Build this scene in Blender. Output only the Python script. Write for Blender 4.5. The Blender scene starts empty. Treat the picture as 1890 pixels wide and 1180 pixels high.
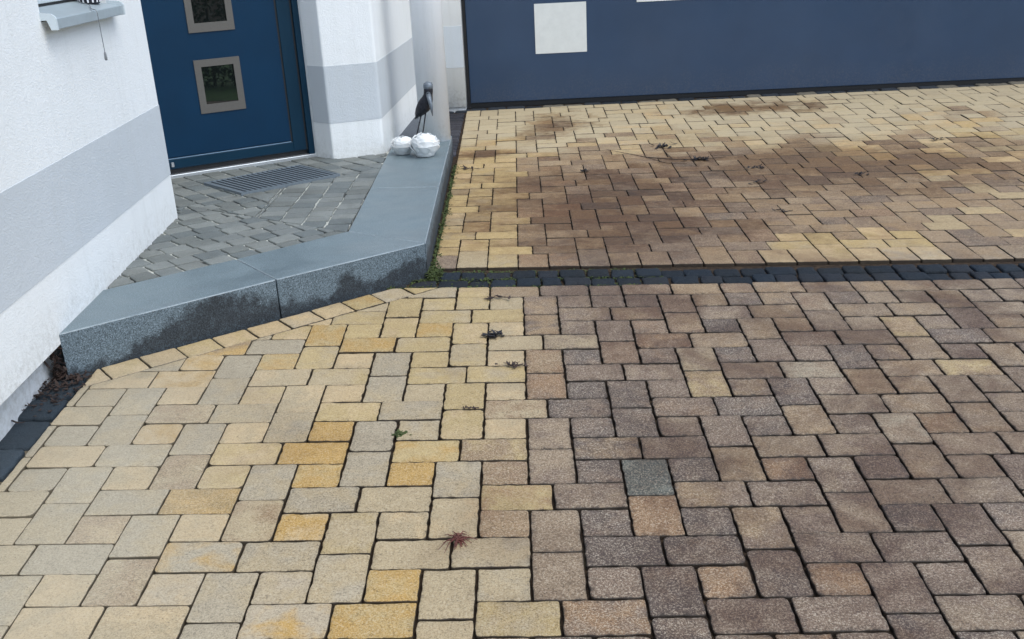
import bpy, math, random
from mathutils import Vector, Matrix, noise as mnoise
random.seed(7)
SC = bpy.context.scene
COL = SC.collection

# ------------------------------------------------------------------ camera
cam_d = bpy.data.cameras.new('camera')
cam = bpy.data.objects.new('camera', cam_d); COL.objects.link(cam)
CX = (0.303823, -2.947675, 1.464532)
RW = ((0.998875, 0.000989, -0.047406), (-0.043117, -0.397024, -0.916795), (-0.019728, 0.917808, -0.396535))
m = Matrix.Identity(4)
for i in range(3):
    m[i][0] = RW[0][i]; m[i][1] = -RW[1][i]; m[i][2] = -RW[2][i]; m[i][3] = CX[i]
cam.matrix_world = m
cam_d.sensor_fit = 'HORIZONTAL'; cam_d.sensor_width = 36.0
cam_d.lens = 36.0 * 1995.94 / 1890.0
cam_d.shift_y = 150.0 / 1890.0
cam_d.clip_start = 0.05; cam_d.clip_end = 500.0
SC.camera = cam
SC.render.resolution_x = 1024; SC.render.resolution_y = 639

# ------------------------------------------------------------------ light
SUN_EL, SUN_AZ = math.radians(58), math.radians(126)      # azimuth clockwise from +Y
W = bpy.data.worlds.new('World'); SC.world = W; W.use_nodes = True
nt = W.node_tree; nt.nodes.clear()
sky = nt.nodes.new('ShaderNodeTexSky'); sky.sky_type = 'NISHITA'; sky.sun_disc = False
sky.sun_elevation = SUN_EL; sky.sun_rotation = SUN_AZ
sky.air_density = 1.0; sky.dust_density = 2.0; sky.ozone_density = 1.0
bg = nt.nodes.new('ShaderNodeBackground'); bg.inputs['Strength'].default_value = 0.15
wo = nt.nodes.new('ShaderNodeOutputWorld')
nt.links.new(sky.outputs['Color'], bg.inputs['Color']); nt.links.new(bg.outputs['Background'], wo.inputs['Surface'])
sd = bpy.data.lights.new('sun', 'SUN'); sd.energy = 1.1; sd.angle = math.radians(65); sd.color = (0.93, 1.0, 0.94)
so = bpy.data.objects.new('sun', sd); COL.objects.link(so)
sdir = Vector((math.sin(SUN_AZ) * math.cos(SUN_EL), math.cos(SUN_AZ) * math.cos(SUN_EL), math.sin(SUN_EL)))
so.rotation_euler = sdir.to_track_quat('Z', 'Y').to_euler(); so.location = sdir * 30
SC.view_settings.view_transform = 'Standard'; SC.view_settings.look = 'None'
SC.view_settings.exposure = 0.83; SC.view_settings.gamma = 1.0
SC.view_settings.use_curve_mapping = False

# ------------------------------------------------------------------ helpers
def lin(c):
    return tuple(((v / 255.0) / 12.92 if v / 255.0 <= 0.04045 else ((v / 255.0 + 0.055) / 1.055) ** 2.4) for v in c)

def rgba(c, k=1.0):
    return (c[0] * k, c[1] * k, c[2] * k, 1.0)

class NT:
    def __init__(s, name):
        s.m = bpy.data.materials.new(name); s.m.use_nodes = True
        s.t = s.m.node_tree; s.t.nodes.clear()
        s.out = s.n('ShaderNodeOutputMaterial'); s.b = s.n('ShaderNodeBsdfPrincipled')
        s.l(s.b.outputs[0], s.out.inputs['Surface'])
        s.tc = s.n('ShaderNodeTexCoord')
    def n(s, t, **k):
        nd = s.t.nodes.new(t)
        for a, v in k.items(): setattr(nd, a, v)
        return nd
    def l(s, a, b): s.t.links.new(a, b)
    def noise(s, scale, detail=3, rough=0.55, dist=0.0, vec=None):
        nd = s.n('ShaderNodeTexNoise'); nd.inputs['Scale'].default_value = scale
        nd.inputs['Detail'].default_value = detail; nd.inputs['Roughness'].default_value = rough
        nd.inputs['Distortion'].default_value = dist
        s.l(vec if vec is not None else s.tc.outputs['Object'], nd.inputs['Vector'])
        return nd.outputs['Fac']
    def ramp(s, fac, stops):
        nd = s.n('ShaderNodeValToRGB'); cr = nd.color_ramp
        while len(cr.elements) < len(stops): cr.elements.new(0.5)
        for e, (p, c) in zip(cr.elements, stops):
            e.position = p; e.color = c if len(c) == 4 else (c[0], c[1], c[2], 1)
        s.l(fac, nd.inputs['Fac']); return nd.outputs['Color']
    def fr(s, fac, a, b, lo=0.0, hi=1.0):
        nd = s.n('ShaderNodeMapRange'); nd.inputs[1].default_value = a; nd.inputs[2].default_value = b
        nd.inputs[3].default_value = lo; nd.inputs[4].default_value = hi
        s.l(fac, nd.inputs[0]); return nd.outputs[0]
    def math(s, op, a, b=None):
        nd = s.n('ShaderNodeMath', operation=op)
        for i, v in enumerate((a, b)):
            if v is None: continue
            if isinstance(v, (int, float)): nd.inputs[i].default_value = v
            else: s.l(v, nd.inputs[i])
        return nd.outputs[0]
    def mix(s, fac, a, b, blend='MIX'):
        nd = s.n('ShaderNodeMix', data_type='RGBA', blend_type=blend)
        for sock, v in ((nd.inputs[0], fac), (nd.inputs[6], a), (nd.inputs[7], b)):
            if isinstance(v, (int, float)): sock.default_value = v
            elif isinstance(v, tuple): sock.default_value = v if len(v) == 4 else (v[0], v[1], v[2], 1)
            else: s.l(v, sock)
        return nd.outputs[2]
    def attr(s, name):
        nd = s.n('ShaderNodeAttribute'); nd.attribute_name = name; return nd
    def bump(s, h, strength=0.3, dist=0.002, prev=None):
        nd = s.n('ShaderNodeBump'); nd.inputs['Strength'].default_value = strength
        nd.inputs['Distance'].default_value = dist; s.l(h, nd.inputs['Height'])
        if prev is not None: s.l(prev, nd.inputs['Normal'])
        s.l(nd.outputs[0], s.b.inputs['Normal']); return nd.outputs[0]
    def set(s, color=None, rough=None, metal=None, spec=None):
        for nm, v in (('Base Color', color), ('Roughness', rough), ('Metallic', metal), ('Specular IOR Level', spec)):
            if v is None: continue
            if isinstance(v, (int, float)): s.b.inputs[nm].default_value = v
            elif isinstance(v, tuple): s.b.inputs[nm].default_value = v if len(v) == 4 else (v[0], v[1], v[2], 1)
            else: s.l(v, s.b.inputs[nm])
        return s

class MB:
    """vertex / face collector that becomes ONE mesh object"""
    def __init__(s): s.v = []; s.f = []; s.c1 = []; s.c2 = []; s.sd = []; s.dt = []
    def add(s, vs, fs, c1=None, c2=None, sd=0.0, dirt=None):
        o = len(s.v); s.v += [tuple(v) for v in vs]; s.f += [tuple(i + o for i in f) for f in fs]; s.dt += dirt or [0.0] * len(vs)
        s.c1 += [c1 or (1, 1, 1)] * len(vs); s.c2 += [c2 or c1 or (1, 1, 1)] * len(vs); s.sd += [sd] * len(vs)
    def build(s, name, mat, parent=None, smooth=False, colors=False, loc=None, bevel=0.0, seg=2):
        me = bpy.data.meshes.new(name); me.from_pydata(s.v, [], s.f); me.update()
        if colors:
            for nm, cc in (('col1', s.c1), ('col2', s.c2)):
                me.attributes.new(nm, 'FLOAT_COLOR', 'POINT')
                me.attributes[nm].data.foreach_set('color', [x for c in cc for x in (c[0], c[1], c[2], 1.0)])
            me.attributes.new('seed', 'FLOAT', 'POINT'); me.attributes['seed'].data.foreach_set('value', s.sd)
            me.attributes.new('dirt', 'FLOAT', 'POINT'); me.attributes['dirt'].data.foreach_set('value', s.dt)
        import bmesh
        bm = bmesh.new(); bm.from_mesh(me)
        bmesh.ops.recalc_face_normals(bm, faces=bm.faces)
        if bevel > 0:
            es = [e for e in bm.edges if len(e.link_faces) == 2 and e.calc_face_angle(0) > 0.45]
            bmesh.ops.bevel(bm, geom=es, offset=bevel, segments=seg, affect='EDGES', profile=0.5)
        bm.to_mesh(me); bm.free()
        me.materials.append(mat)
        if smooth: me.polygons.foreach_set('use_smooth', [True] * len(me.polygons))
        o = bpy.data.objects.new(name, me); COL.objects.link(o)
        if parent is not None:
            o.parent = parent; pl = parent.matrix_world if False else None
            base = Vector((0, 0, 0)); p = parent
            while p is not None: base += Vector(p.location); p = p.parent
            o.location = -base if loc is None else Vector(loc) - base
        elif loc is not None: o.location = loc
        return o

def prism(mb, poly, z0, z1):
    n = len(poly)
    f0 = z0 if callable(z0) else (lambda x, y: z0)
    f1 = z1 if callable(z1) else (lambda x, y: z1)
    vs = [(x, y, f0(x, y)) for x, y in poly] + [(x, y, f1(x, y)) for x, y in poly]
    fs = [tuple(range(n))[::-1], tuple(range(n, 2 * n))] + [(i, (i + 1) % n, n + (i + 1) % n, n + i) for i in range(n)]
    mb.add(vs, fs)

def hexa(mb, P):
    mb.add(P, [(3, 2, 1, 0), (4, 5, 6, 7), (0, 1, 5, 4), (1, 2, 6, 5), (2, 3, 7, 6), (3, 0, 4, 7)])

def tube(mb, pts, rad, n=10, cap=True):
    pts = [Vector(p) for p in pts]; rs = rad if isinstance(rad, (list, tuple)) else [rad] * len(pts)
    rings = []; up = Vector((0.13, 0.31, 0.94))
    for i, p in enumerate(pts):
        t = (pts[min(i + 1, len(pts) - 1)] - pts[max(i - 1, 0)]).normalized()
        a = t.cross(up).normalized() if abs(t.dot(up)) < 0.98 else t.cross(Vector((1, 0, 0))).normalized()
        b = t.cross(a)
        rings.append([p + (a * math.cos(k * 2 * math.pi / n) + b * math.sin(k * 2 * math.pi / n)) * rs[i] for k in range(n)])
    vs = [v for r in rings for v in r]; fs = []
    for i in range(len(pts) - 1):
        for k in range(n):
            fs.append((i * n + k, i * n + (k + 1) % n, (i + 1) * n + (k + 1) % n, (i + 1) * n + k))
    if cap: fs += [tuple(range(n))[::-1], tuple(range((len(pts) - 1) * n, len(pts) * n))]
    mb.add(vs, fs)

def lathe(mb, prof, c, n=24):
    vs = []; fs = []
    for r, z in prof:
        for k in range(n): vs.append((c[0] + r * math.cos(k * 2 * math.pi / n), c[1] + r * math.sin(k * 2 * math.pi / n), c[2] + z))
    for i in range(len(prof) - 1):
        for k in range(n): fs.append((i * n + k, i * n + (k + 1) % n, (i + 1) * n + (k + 1) % n, (i + 1) * n + k))
    fs += [tuple(range(n))[::-1], tuple(range((len(prof) - 1) * n, len(prof) * n))]
    mb.add(vs, fs)

def thing(name, label, cat, loc, group=None):
    o = bpy.data.objects.new(name, None); COL.objects.link(o); o.location = loc; o.empty_display_size = 0.1
    o['label'] = label; o['category'] = cat
    if group: o['group'] = group
    return o
def tag(o, label, cat, group=None):
    o['label'] = label; o['category'] = cat
    if group: o['group'] = group
    return o
def kind(o, k): o['kind'] = k; return o

# ------------------------------------------------------------------ ground surface
S = 0.14                                      # paving module
NF = (0.030038, -0.050147, 0.998290)
RX = Vector((0.999549, 0.001507, -0.03)); RY = Vector((0, 0.998741, 0.050169))
Y0 = 1.73
QB = (-0.002473, 0.007075, 0.004550, -0.019058, 2.831376, 0.003846)
def frontz(x, y): return -(NF[0] * x + NF[1] * y) / NF[2]
def gz(x, y):
    if y <= Y0:
        if y < -6: y = -6
        return frontz(x, y)
    yy = min(y, 6.4); d = yy - Y0
    return frontz(x, Y0) + d * (QB[0] + QB[1] * x + QB[2] * d)

# ------------------------------------------------------------------ polygon tools
def area(p): return 0.5 * sum(p[i][0] * p[(i + 1) % len(p)][1] - p[(i + 1) % len(p)][0] * p[i][1] for i in range(len(p)))
def clip_half(p, a, b):
    """keep the part of p on the left of a->b"""
    out = []; n = len(p)
    def sd_(q): return (b[0] - a[0]) * (q[1] - a[1]) - (b[1] - a[1]) * (q[0] - a[0])
    for i in range(n):
        c, d = p[i], p[(i + 1) % n]; sc, sd2 = sd_(c), sd_(d)
        if sc >= 0: out.append(c)
        if (sc > 0 > sd2) or (sc < 0 < sd2):
            t = sc / (sc - sd2); out.append((c[0] + t * (d[0] - c[0]), c[1] + t * (d[1] - c[1])))
    return out
def clip(p, q):
    for i in range(len(q)):
        if len(p) < 3: return []
        p = clip_half(p, q[i], q[(i + 1) % len(q)])
    return p
def clean(p, e=0.004):
    out = []
    for q in p:
        if not out or math.hypot(q[0] - out[-1][0], q[1] - out[-1][1]) > e: out.append(q)
    if len(out) > 1 and math.hypot(out[0][0] - out[-1][0], out[0][1] - out[-1][1]) <= e: out.pop()
    return out
def inset(p, g):
    n = len(p); L = []
    for i in range(n):
        a, b = p[i], p[(i + 1) % n]; dx, dy = b[0] - a[0], b[1] - a[1]; l = math.hypot(dx, dy)
        nx, ny = -dy / l, dx / l; L.append(((a[0] + nx * g, a[1] + ny * g), (b[0] + nx * g, b[1] + ny * g)))
    r = p
    for a, b in L: 
        r = clip_half(r, a, b)
        if len(r) < 3: return []
    return clean(r, 0.003)
def soften(p, r, rng, jit):
    """round the corners of a convex polygon and let its edges wander a little"""
    n = len(p); out = []
    for i in range(n):
        a, b, c = Vector(p[i - 1]), Vector(p[i]), Vector(p[(i + 1) % n])
        la, lc = (a - b).length, (c - b).length
        rr = min(r * rng.uniform(0.5, 1.6), la * 0.4, lc * 0.4)
        q0 = b + (a - b).normalized() * rr; q2 = b + (c - b).normalized() * rr
        for t in (0.0, 0.33, 0.67, 1.0):
            out.append(q0 * (1 - t) ** 2 + b * 2 * t * (1 - t) + q2 * t * t)
        e0, e1 = q2, c + (b - c).normalized() * min(r, lc * 0.4)
        k = max(2, int((e1 - e0).length / 0.022))
        d = (c - b).normalized(); nn = Vector((-d.y, d.x))
        for j in range(1, k):
            out.append(e0 + (e1 - e0) * (j / k) + nn * rng.uniform(-jit, jit))
    return out
def stone(mb, poly, zf, rng, gap=0.004, r=0.008, bev=0.005, jit=0.0012, c1=None, c2=None, dz=0.002, depth=0.045, dome=0.0006, edge=0.18):
    poly = clean(poly)
    if len(poly) < 3 or abs(area(poly)) < 0.0006: return
    if area(poly) < 0: poly = poly[::-1]
    p = inset(poly, gap)
    if len(p) < 3 or area(p) < 0.0004: return
    p = soften(p, r, rng, jit); n = len(p)
    cx = sum(q.x for q in p) / n; cy = sum(q.y for q in p) / n
    h = rng.uniform(-dz, dz); tx, ty = rng.uniform(-0.012, 0.012), rng.uniform(-0.012, 0.012)
    def ring(k, off):
        R = []
        for q in p:
            v = Vector((q.x - cx, q.y - cy)); l = v.length; s_ = max(0.1, (l - k) / l)
            x, y = cx + v.x * s_, cy + v.y * s_
            R.append((x, y, zf(x, y) + h + tx * (x - cx) + ty * (y - cy) + off))
        return R
    R = [ring(0, -depth), ring(0, -bev * 0.9), ring(bev * 0.35, -bev * 0.28), ring(bev, 0.0)]
    R.append(ring(min(0.026, 4.0 * bev + 0.006), dome))
    vs = [v for rg in R for v in rg]; fs = []
    for i in range(len(R) - 1):
        for k in range(n): fs.append((i * n + k, i * n + (k + 1) % n, (i + 1) * n + (k + 1) % n, (i + 1) * n + k))
    fs.append(tuple(range((len(R) - 1) * n, len(R) * n)))
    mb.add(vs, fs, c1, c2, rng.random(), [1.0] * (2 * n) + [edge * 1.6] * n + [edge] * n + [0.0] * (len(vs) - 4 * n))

# ------------------------------------------------------------------ materials
PAVK = 0.60; TINT = (1.09, 0.98, 0.86)                  # neutral stone colours for a cool overcast sky
PAL = {k: tuple(PAVK * v * t for v, t in zip(lin(c), TINT)) for k, c in {
    'Y': (206, 173, 100), 'O': (182, 154, 88), 'y': (204, 186, 136), 'p': (216, 197, 158), 'b': (196, 183, 151), 'g': (186, 179, 159),
    't': (172, 150, 118), 'o': (166, 136, 102), 'c': (154, 130, 106), 'm': (143, 125, 109), 'd': (113, 100, 92), 's': (110, 120, 116),
    'h': (168, 151, 128), 'l': (202, 193, 172)}.items()}

def paver_mat():
    k = NT('paver_concrete'); a1 = k.attr('col1'); a2 = k.attr('col2'); sdn = k.attr('seed')
    off = k.n('ShaderNodeVectorMath', operation='ADD'); sc = k.n('ShaderNodeVectorMath', operation='SCALE')
    k.l(sdn.outputs['Fac'], sc.inputs['Scale']); sc.inputs[0].default_value = (37.0, 71.0, 0.0)
    k.l(k.tc.outputs['Object'], off.inputs[0]); k.l(sc.outputs[0], off.inputs[1]); v = off.outputs[0]
    n1 = k.noise(9.0, 3, 0.6, 0.4, vec=v)
    col = k.mix(k.fr(n1, 0.42, 0.66), a1.outputs['Color'], a2.outputs['Color'])
    lum = k.n('ShaderNodeRGBToBW'); k.l(a1.outputs['Color'], lum.inputs[0])
    amt = k.fr(lum.outputs[0], 0.06, 0.34, 1.0, 0.50)                     # dark stones show more grain
    sp = k.noise(165.0, 2, 0.6); sp2 = k.noise(330.0, 1, 0.5)
    grain = k.math('ADD', k.math('MULTIPLY', sp, 0.65), k.math('MULTIPLY', sp2, 0.35))
    light = k.math('MULTIPLY', k.fr(grain, 0.515, 0.64), amt)
    col = k.mix(k.math('MULTIPLY', light, 0.66), col, rgba(lin((222, 208, 184)), 0.72))
    dark = k.math('MULTIPLY', k.fr(grain, 0.485, 0.36), amt)
    col = k.mix(k.math('MULTIPLY', dark, 0.78), col, rgba(lin((66, 54, 44)), 0.7))
    wv = k.noise(26.0, 4, 0.62)
    col = k.mix(k.fr(wv, 0.35, 0.72, 0.0, 0.30), col, k.mix(0.5, col, rgba(lin((120, 112, 96)), 0.6)))
    st = k.noise(1.7, 4, 0.62, 0.6)
    col = k.mix(k.fr(st, 0.52, 0.72, 0.0, 0.34), col, k.mix(1.0, col, rgba(lin((150, 128, 104))), 'MULTIPLY'))
    sx = k.n('ShaderNodeSeparateXYZ'); k.l(k.tc.outputs['Object'], sx.inputs[0])
    back = k.fr(sx.outputs[1], 1.75, 2.1); far = k.fr(sx.outputs[1], 4.3, 5.1)
    front = k.math('SUBTRACT', 1.0, back)
    def blob(xc, yc, wx, wy):
        dx = k.math('DIVIDE', k.math('SUBTRACT', sx.outputs[0], xc), wx); dy = k.math('DIVIDE', k.math('SUBTRACT', sx.outputs[1], yc), wy)
        return k.math('SQRT', k.math('ADD', k.math('MULTIPLY', dx, dx), k.math('MULTIPLY', dy, dy)))
    s2 = k.noise(1.1, 5, 0.65, 0.8); per = k.fr(sdn.outputs['Fac'], 0.0, 1.0, -0.30, 0.30); fine = k.fr(k.noise(16.0, 4, 0.7), 0.3, 0.7, -0.25, 0.25)
    wob = k.math('ADD', k.fr(s2, 0.25, 0.75, -0.55, 0.55), k.math('ADD', per, fine))
    b1 = k.fr(k.math('ADD', blob(0.85, 2.85, 0.95, 1.25), wob), 1.15, 0.35)
    b2 = k.fr(k.math('ADD', blob(2.3, 3.75, 1.5, 0.7), wob), 1.1, 0.4)
    b3 = k.fr(k.math('ADD', blob(0.55, 5.25, 0.28, 0.6), wob), 1.1, 0.4); b4 = k.fr(k.math('ADD', blob(2.2, 5.6, 0.6, 0.25), wob), 1.1, 0.4)
    b5 = k.fr(k.math('ADD', blob(0.05, 4.35, 0.30, 0.14), wob), 1.1, 0.5)
    brown = k.math('MULTIPLY', k.math('MAXIMUM', k.math('MAXIMUM', b1, k.math('MULTIPLY', b2, 0.8)), k.math('MAXIMUM', k.math('MAXIMUM', b3, b4), b5)), back)
    dry = k.math('MULTIPLY', k.math('MULTIPLY', k.fr(k.math('ADD', k.noise(1.3, 4, 0.6, 0.5), k.math('ADD', k.math('MULTIPLY', per, 0.35), k.fr(sx.outputs[1], 4.2, 5.6, -0.12, 0.2))), 0.40, 0.58), k.fr(sx.outputs[1], 3.9, 4.7)), k.math('SUBTRACT', 1.0, k.math('MULTIPLY', brown, 0.8)))
    col = k.mix(k.math('MULTIPLY', dry, 0.74), col, rgba(lin((214, 202, 174)), 0.60))
    col = k.mix(k.math('MULTIPLY', brown, 0.85), col, k.mix(1.0, col, rgba(lin((148, 122, 92))), 'MULTIPLY'))
    s3 = k.noise(2.3, 5, 0.66, 0.7); grime = k.math('MULTIPLY', k.math('MULTIPLY', k.fr(k.math('ADD', s3, k.math('MULTIPLY', k.math('ADD', per, fine), 0.22)), 0.40, 0.64), k.fr(k.math('ADD', sx.outputs[0], k.fr(s2, 0.3, 0.7, -0.25, 0.25)), 0.15, 0.60)), front)
    col = k.mix(k.math('MULTIPLY', grime, 0.78), col, k.mix(1.0, col, rgba(lin((164, 142, 128))), 'MULTIPLY'))
    pale = k.math('MULTIPLY', k.math('MULTIPLY', k.fr(k.math('ADD', sx.outputs[0], k.fr(s2, 0.3, 0.7, -0.2, 0.2)), -0.35, -0.95), front), k.fr(sx.outputs[1], 1.1, 0.5))
    col = k.mix(k.math('MULTIPLY', pale, 0.36), col, rgba(lin((200, 195, 178)), 0.62))
    gold = k.math('MULTIPLY', back, 0.5)
    col = k.mix(gold, col, k.mix(1.0, col, (1.10, 0.98, 0.78, 1), 'MULTIPLY'))
    pit = k.noise(120.0, 2, 0.5, vec=v)
    col = k.mix(k.fr(pit, 0.31, 0.25, 0.0, 0.55), col, rgba(lin((60, 48, 38)), 0.7))
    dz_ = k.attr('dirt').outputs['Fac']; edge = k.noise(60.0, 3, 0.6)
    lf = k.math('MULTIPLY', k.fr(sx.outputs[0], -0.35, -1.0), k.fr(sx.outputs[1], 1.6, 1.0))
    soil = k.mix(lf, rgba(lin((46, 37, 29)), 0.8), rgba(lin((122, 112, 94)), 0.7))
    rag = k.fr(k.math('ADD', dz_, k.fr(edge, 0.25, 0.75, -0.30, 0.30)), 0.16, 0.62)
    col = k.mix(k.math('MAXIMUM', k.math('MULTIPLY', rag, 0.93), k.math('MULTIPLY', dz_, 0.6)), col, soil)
    k.set(color=col, rough=k.fr(wv, 0.3, 0.7, 0.48, 0.74), spec=0.42)
    h = k.math('ADD', k.math('MULTIPLY', grain, 0.9), k.math('MULTIPLY', wv, 1.6))
    k.bump(h, 0.45, 0.0028)
    return k.m
def joint_mat():
    k = NT('joint_soil'); n = k.noise(45, 4); n2 = k.noise(5, 3); n3 = k.noise(300, 2)
    sx = k.n('ShaderNodeSeparateXYZ'); k.l(k.tc.outputs['Object'], sx.inputs[0])
    col = k.ramp(n, [(0.3, rgba(lin((34, 26, 20)))), (0.7, rgba(lin((74, 60, 46))))])
    sand = k.math('ADD', k.fr(sx.outputs[0], -0.25, -1.1), k.fr(n2, 0.35, 0.7, -0.45, 0.35))
    fr_y = k.math('MULTIPLY', k.fr(sx.outputs[1], 1.7, 1.2), k.fr(sand, 0.1, 0.9))
    col = k.mix(k.math('MULTIPLY', fr_y, 0.8), col, rgba(lin((142, 132, 112)), 0.75))
    col = k.mix(k.fr(n2, 0.62, 0.75, 0, 0.5), col, rgba(lin((58, 62, 34))))
    k.set(color=col, rough=0.95, spec=0.2); k.bump(n3, 0.8, 0.006); return k.m
def granite_mat(name, base, dark, light, wet=False, sett=False):
    k = NT(name); n = k.noise(190, 2, 0.75); n2 = k.noise(3.2, 4, 0.6, 0.5); n3 = k.noise(420, 1)
    g = k.math('ADD', k.math('MULTIPLY', n, 0.6), k.math('MULTIPLY', n3, 0.4))
    col = k.ramp(g, [(0.36, rgba(dark)), (0.5, rgba(base)), (0.64, rgba(light))])
    geo = k.n('ShaderNodeNewGeometry'); sn = k.n('ShaderNodeSeparateXYZ'); k.l(geo.outputs['Normal'], sn.inputs[0])
    if sett:
        a = k.attr('col1'); col = k.mix(0.75, col, a.outputs['Color'])
        col = k.mix(k.fr(n2, 0.4, 0.75, 0, 0.35), col, rgba(lin((70, 70, 66)), 0.6))
        k.set(color=col, rough=k.fr(n2, 0.3, 0.7, 0.6, 0.9), spec=0.22); k.bump(k.math('ADD', k.noise(48, 4, 0.65), k.math('MULTIPLY', g, 1.3)), 0.8, 0.006)
        return k.m
    # sawn top is smoother and bluer, the front keeps its coarse grain and its damp stains
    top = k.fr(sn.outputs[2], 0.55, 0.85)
    cloud = k.ramp(n2, [(0.3, rgba(base, 0.78)), (0.7, rgba(base, 1.12))])
    tcol = k.mix(0.52, col, cloud); tcol = k.mix(k.fr(k.noise(9, 5, 0.7), 0.5, 0.75, 0, 0.28), tcol, rgba(lin((96, 108, 114)), 0.6))
    sx = k.n('ShaderNodeSeparateXYZ'); k.l(k.tc.outputs['Object'], sx.inputs[0])
    X, Y, Z = sx.outputs[0], sx.outputs[1], sx.outputs[2]
    nb = k.noise(14, 5, 0.65, 0.6)
    lvl = k.math('ADD', 0.098, k.fr(nb, 0.3, 0.7, -0.03, 0.045))
    def hump(xc, w, a):
        d = k.math('DIVIDE', k.math('SUBTRACT', X, xc), w)
        return k.math('MULTIPLY', k.math('POWER', 2.718, k.math('MULTIPLY', k.math('MULTIPLY', d, d), -1.0)), a)
    lvl = k.math('ADD', lvl, hump(-0.447, 0.050, 0.088)); lvl = k.math('ADD', lvl, hump(-0.19, 0.13, 0.078))
    lvl = k.math('ADD', lvl, hump(-0.60, 0.06, -0.012)); lvl = k.math('ADD', lvl, hump(-0.92, 0.20, 0.115)); lvl = k.math('ADD', lvl, hump(-1.3, 0.12, -0.02))
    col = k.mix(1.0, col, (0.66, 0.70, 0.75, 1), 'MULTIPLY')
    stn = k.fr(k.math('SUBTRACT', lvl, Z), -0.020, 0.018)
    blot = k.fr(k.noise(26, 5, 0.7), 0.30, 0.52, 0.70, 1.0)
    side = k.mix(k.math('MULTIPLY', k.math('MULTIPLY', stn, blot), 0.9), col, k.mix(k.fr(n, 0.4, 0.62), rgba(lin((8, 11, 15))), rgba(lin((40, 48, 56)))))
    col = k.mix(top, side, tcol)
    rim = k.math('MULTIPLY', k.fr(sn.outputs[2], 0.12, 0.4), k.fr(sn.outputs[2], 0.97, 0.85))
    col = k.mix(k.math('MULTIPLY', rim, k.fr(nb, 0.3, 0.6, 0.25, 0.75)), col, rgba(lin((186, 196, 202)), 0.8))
    k.set(color=col, rough=k.mix(top, (0.75, 0.75, 0.75), k.ramp(n2, [(0.35, (0.34, 0.34, 0.34)), (0.7, (0.58, 0.58, 0.58))])), spec=0.5)
    k.bump(g, 0.35, 0.0016); return k.m
def plaster_mat(name, c, k_=1.0):
    k = NT(name); n = k.noise(130, 4, 0.7); n2 = k.noise(1.6, 4, 0.6); n3 = k.noise(18, 3)
    col = k.mix(k.fr(n2, 0.4, 0.75, 0, 0.5), rgba(lin(c), k_), rgba(lin((c[0] - 12, c[1] - 12, c[2] - 14)), k_))
    col = k.mix(k.fr(k.noise(34, 4, 0.7), 0.66, 0.78, 0, 0.25), col, rgba(lin((150, 150, 150))))
    mp = k.n('ShaderNodeMapping'); mp.inputs['Scale'].default_value = (1, 1, 0.06); k.l(k.tc.outputs['Object'], mp.inputs[0])
    col = k.mix(k.fr(k.noise(16, 4, 0.65, vec=mp.outputs[0]), 0.52, 0.78, 0, 0.20), col, rgba(lin((178, 180, 176))))
    sz = k.n('ShaderNodeSeparateXYZ'); k.l(k.tc.outputs['Object'], sz.inputs[0])
    foot = k.math('MULTIPLY', k.fr(k.math('ADD', sz.outputs[2], k.fr(k.noise(11, 5, 0.7), 0.3, 0.7, -0.06, 0.06)), 0.37, 0.21), k.fr(k.noise(42, 4, 0.7), 0.42, 0.66, 0.1, 1.0))
    col = k.mix(k.math('MULTIPLY', foot, 0.34), col, rgba(lin((128, 124, 112))))
    k.set(color=col, rough=0.88, spec=0.25); k.bump(k.math('ADD', n, k.math('MULTIPLY', n3, 0.6)), 0.85, 0.004); return k.m
def paint_mat(name, c, rough=0.4, grain=0.0, spec=0.5):
    k = NT(name); n = k.noise(3, 3); col = k.mix(k.fr(n, 0.35, 0.7), rgba(lin(c), 0.92), rgba(lin(c), 1.06))
    k.set(color=col, rough=k.fr(k.noise(40, 3), 0.3, 0.7, rough - 0.05, rough + 0.06), spec=spec)
    mp = k.n('ShaderNodeMapping'); mp.inputs['Scale'].default_value = (1, 1, 0.03); k.l(k.tc.outputs['Object'], mp.inputs[0])
    if grain:
        sz = k.n('ShaderNodeSeparateXYZ'); k.l(k.tc.outputs['Object'], sz.inputs[0])
        spl = k.math('MULTIPLY', k.fr(k.math('ADD', sz.outputs[2], k.fr(k.noise(9, 5, 0.7), 0.3, 0.7, -0.10, 0.10)), 0.42, 0.16), k.fr(k.noise(70, 3, 0.7), 0.45, 0.62))
        k.set(color=k.mix(k.math('MULTIPLY', spl, 0.12), k.mix(k.fr(k.noise(1.1, 4, 0.6), 0.4, 0.75, 0, 0.07), col, rgba(lin((110, 116, 128)))), rgba(lin((150, 140, 122)), 0.8)))
    if grain: k.bump(k.noise(260, 2, vec=mp.outputs[0]), grain, 0.001)
    return k.m
def plain(name, c, rough=0.5, metal=0.0, spec=0.5, nscale=60, amp=0.15, bump=0.0):
    k = NT(name); n = k.noise(nscale, 3)
    col = k.mix(k.fr(n, 0.3, 0.7), rgba(lin(c), 1 - amp), rgba(lin(c), 1 + amp)); k.set(color=col, rough=rough, metal=metal, spec=spec)
    if bump: k.bump(n, bump, 0.002)
    return k.m

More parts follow.
